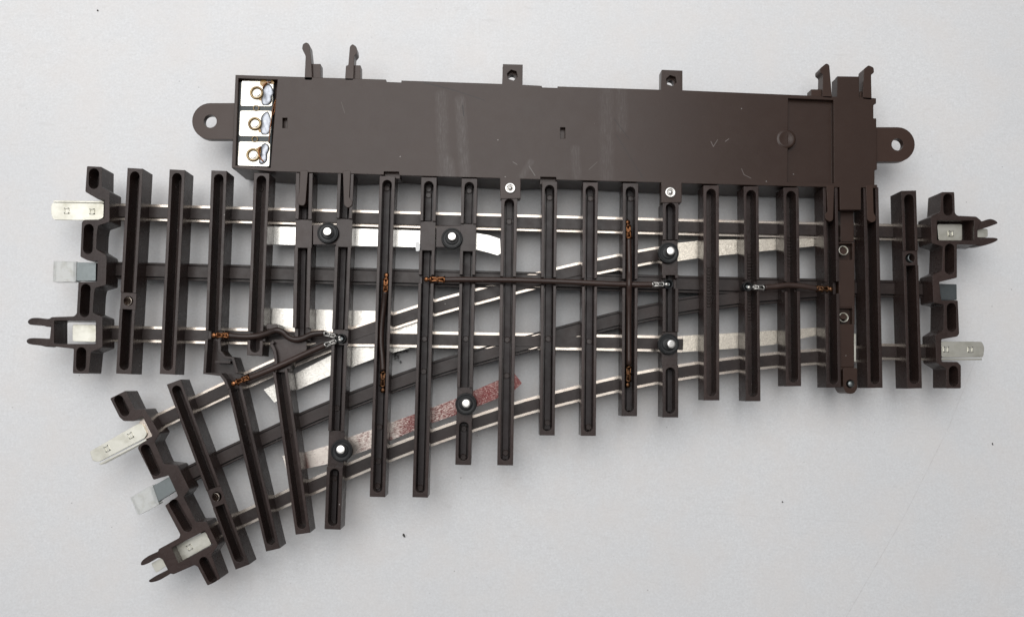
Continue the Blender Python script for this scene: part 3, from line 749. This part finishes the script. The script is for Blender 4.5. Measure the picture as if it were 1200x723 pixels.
for x, y, r in ((308.6, 97.6, 4.6), (305.6, 116, 3.2), (305, 152.4, 3.4), (303.6, 176, 4.4), (306.4, 186.6, 4), (318.6, 97, 2.6)):
    rr = random.Random(int(x*10))
    b.prism([(x+r*rr.uniform(.6, 1.1)*math.cos(2*math.pi*i/12), y+r*rr.uniform(.6, 1.1)*math.sin(2*math.pi*i/12)) for i in range(12)], zb+.35, zb-.3)
b.build('flux_stain', 'flux', housing)

# ------------------------------------------------------------------ loose bits
def loose(name, px, z, r, mat, label, cat, flat=.35, n=9, stretch=(1, 1), ang=0):
    rnd = random.Random(sum(map(ord, label))); c = P(*px, z); b = MB()
    bm_pts = []
    ca, sa = math.cos(ang), math.sin(ang)
    for k in range(n):
        a = 2*math.pi*k/n; q = r*rnd.uniform(.65, 1.15)
        x, y = q*math.cos(a)*stretch[0], q*math.sin(a)*stretch[1]
        bm_pts.append((c.x+x*ca-y*sa, c.y+x*sa+y*ca))
    b.solid([bm_pts], z+r*flat, z+.02)
    o = b.build(name, mat); 
    o['label'] = label; o['category'] = cat
loose('flake', (489.3, 289), ZF+.1, 4.2, 'flake', 'white paint flake stuck by the riveted pad near the bright strip', 'flake', .25, 8, (.7, 1.7), .1)
loose('flake', (884, 458.5), ZS+.1, 3.6, 'flake', 'white splinter lying in the lower end of a sleeper slot', 'flake', .3, 7, (.6, 1.9), -.25)
loose('crumb', (473.5, 627), .05, 1.9, 'crumb', 'dark crumb on the white table below the long sleepers', 'crumb', .8, 8, (.8, 1.3), .5)
loose('crumb', (114.5, 13), .05, 1.2, 'crumb', 'black speck on the table at the top left', 'crumb', .7, 7)
loose('crumb', (1163, 520), .05, 1.0, 'crumb', 'dark crumb on the table to the lower right of the track', 'crumb', .7, 7, (.7, 1.6), .2)
loose('crumb', (917, 588), .05, .9, 'crumb', 'tiny brown crumb on bare table below the right half of the track', 'crumb', .7, 7, (1, 1.5), .6)

# ------------------------------------------------------------------ light
w = bpy.data.worlds.new('World'); scene.world = w; w.use_nodes = True
nt = w.node_tree; bg = nt.nodes['Background']
tc = nt.nodes.new('ShaderNodeTexCoord')
dot = nt.nodes.new('ShaderNodeVectorMath'); dot.operation = 'DOT_PRODUCT'
nt.links.new(tc.outputs['Generated'], dot.inputs[0]); dot.inputs[1].default_value = Vector((-.40, .50, .75)).normalized()
cr = nt.nodes.new('ShaderNodeValToRGB'); nt.links.new(dot.outputs['Value'], cr.inputs[0])
e = cr.color_ramp.elements
e[0].position = 0.0; e[0].color = (.16, .155, .15, 1)
e[1].position = 1.0; e[1].color = (.80, .82, .85, 1)
x = e.new(.55); x.color = (.36, .36, .37, 1)
nt.links.new(cr.outputs[0], bg.inputs[0]); bg.inputs[1].default_value = 1.08

def area(name, loc, target, size, power):
    l = bpy.data.lights.new(name, 'AREA'); l.shape = 'RECTANGLE'; l.size, l.size_y = size[0]*S, size[1]*S
    l.energy = power; l.color = (1.0, .985, .965)
    o = bpy.data.objects.new(name, l); col.objects.link(o)
    o.location = Vector(loc)*S
    o.rotation_euler = (Vector(target)*S-o.location).to_track_quat('-Z', 'Y').to_euler()
A = (2250*S)*(2400*S)
area('window_light', (-430, 1210, 2250), (-430, 1210, 0), (2250, 2400), math.pi*A*3.2)

scene.view_settings.view_transform = 'Standard'
scene.view_settings.look = 'None'
scene.view_settings.exposure = 0
scene.render.film_transparent = False
scene.cycles.use_denoising = True
scene.cycles.max_bounces = 8
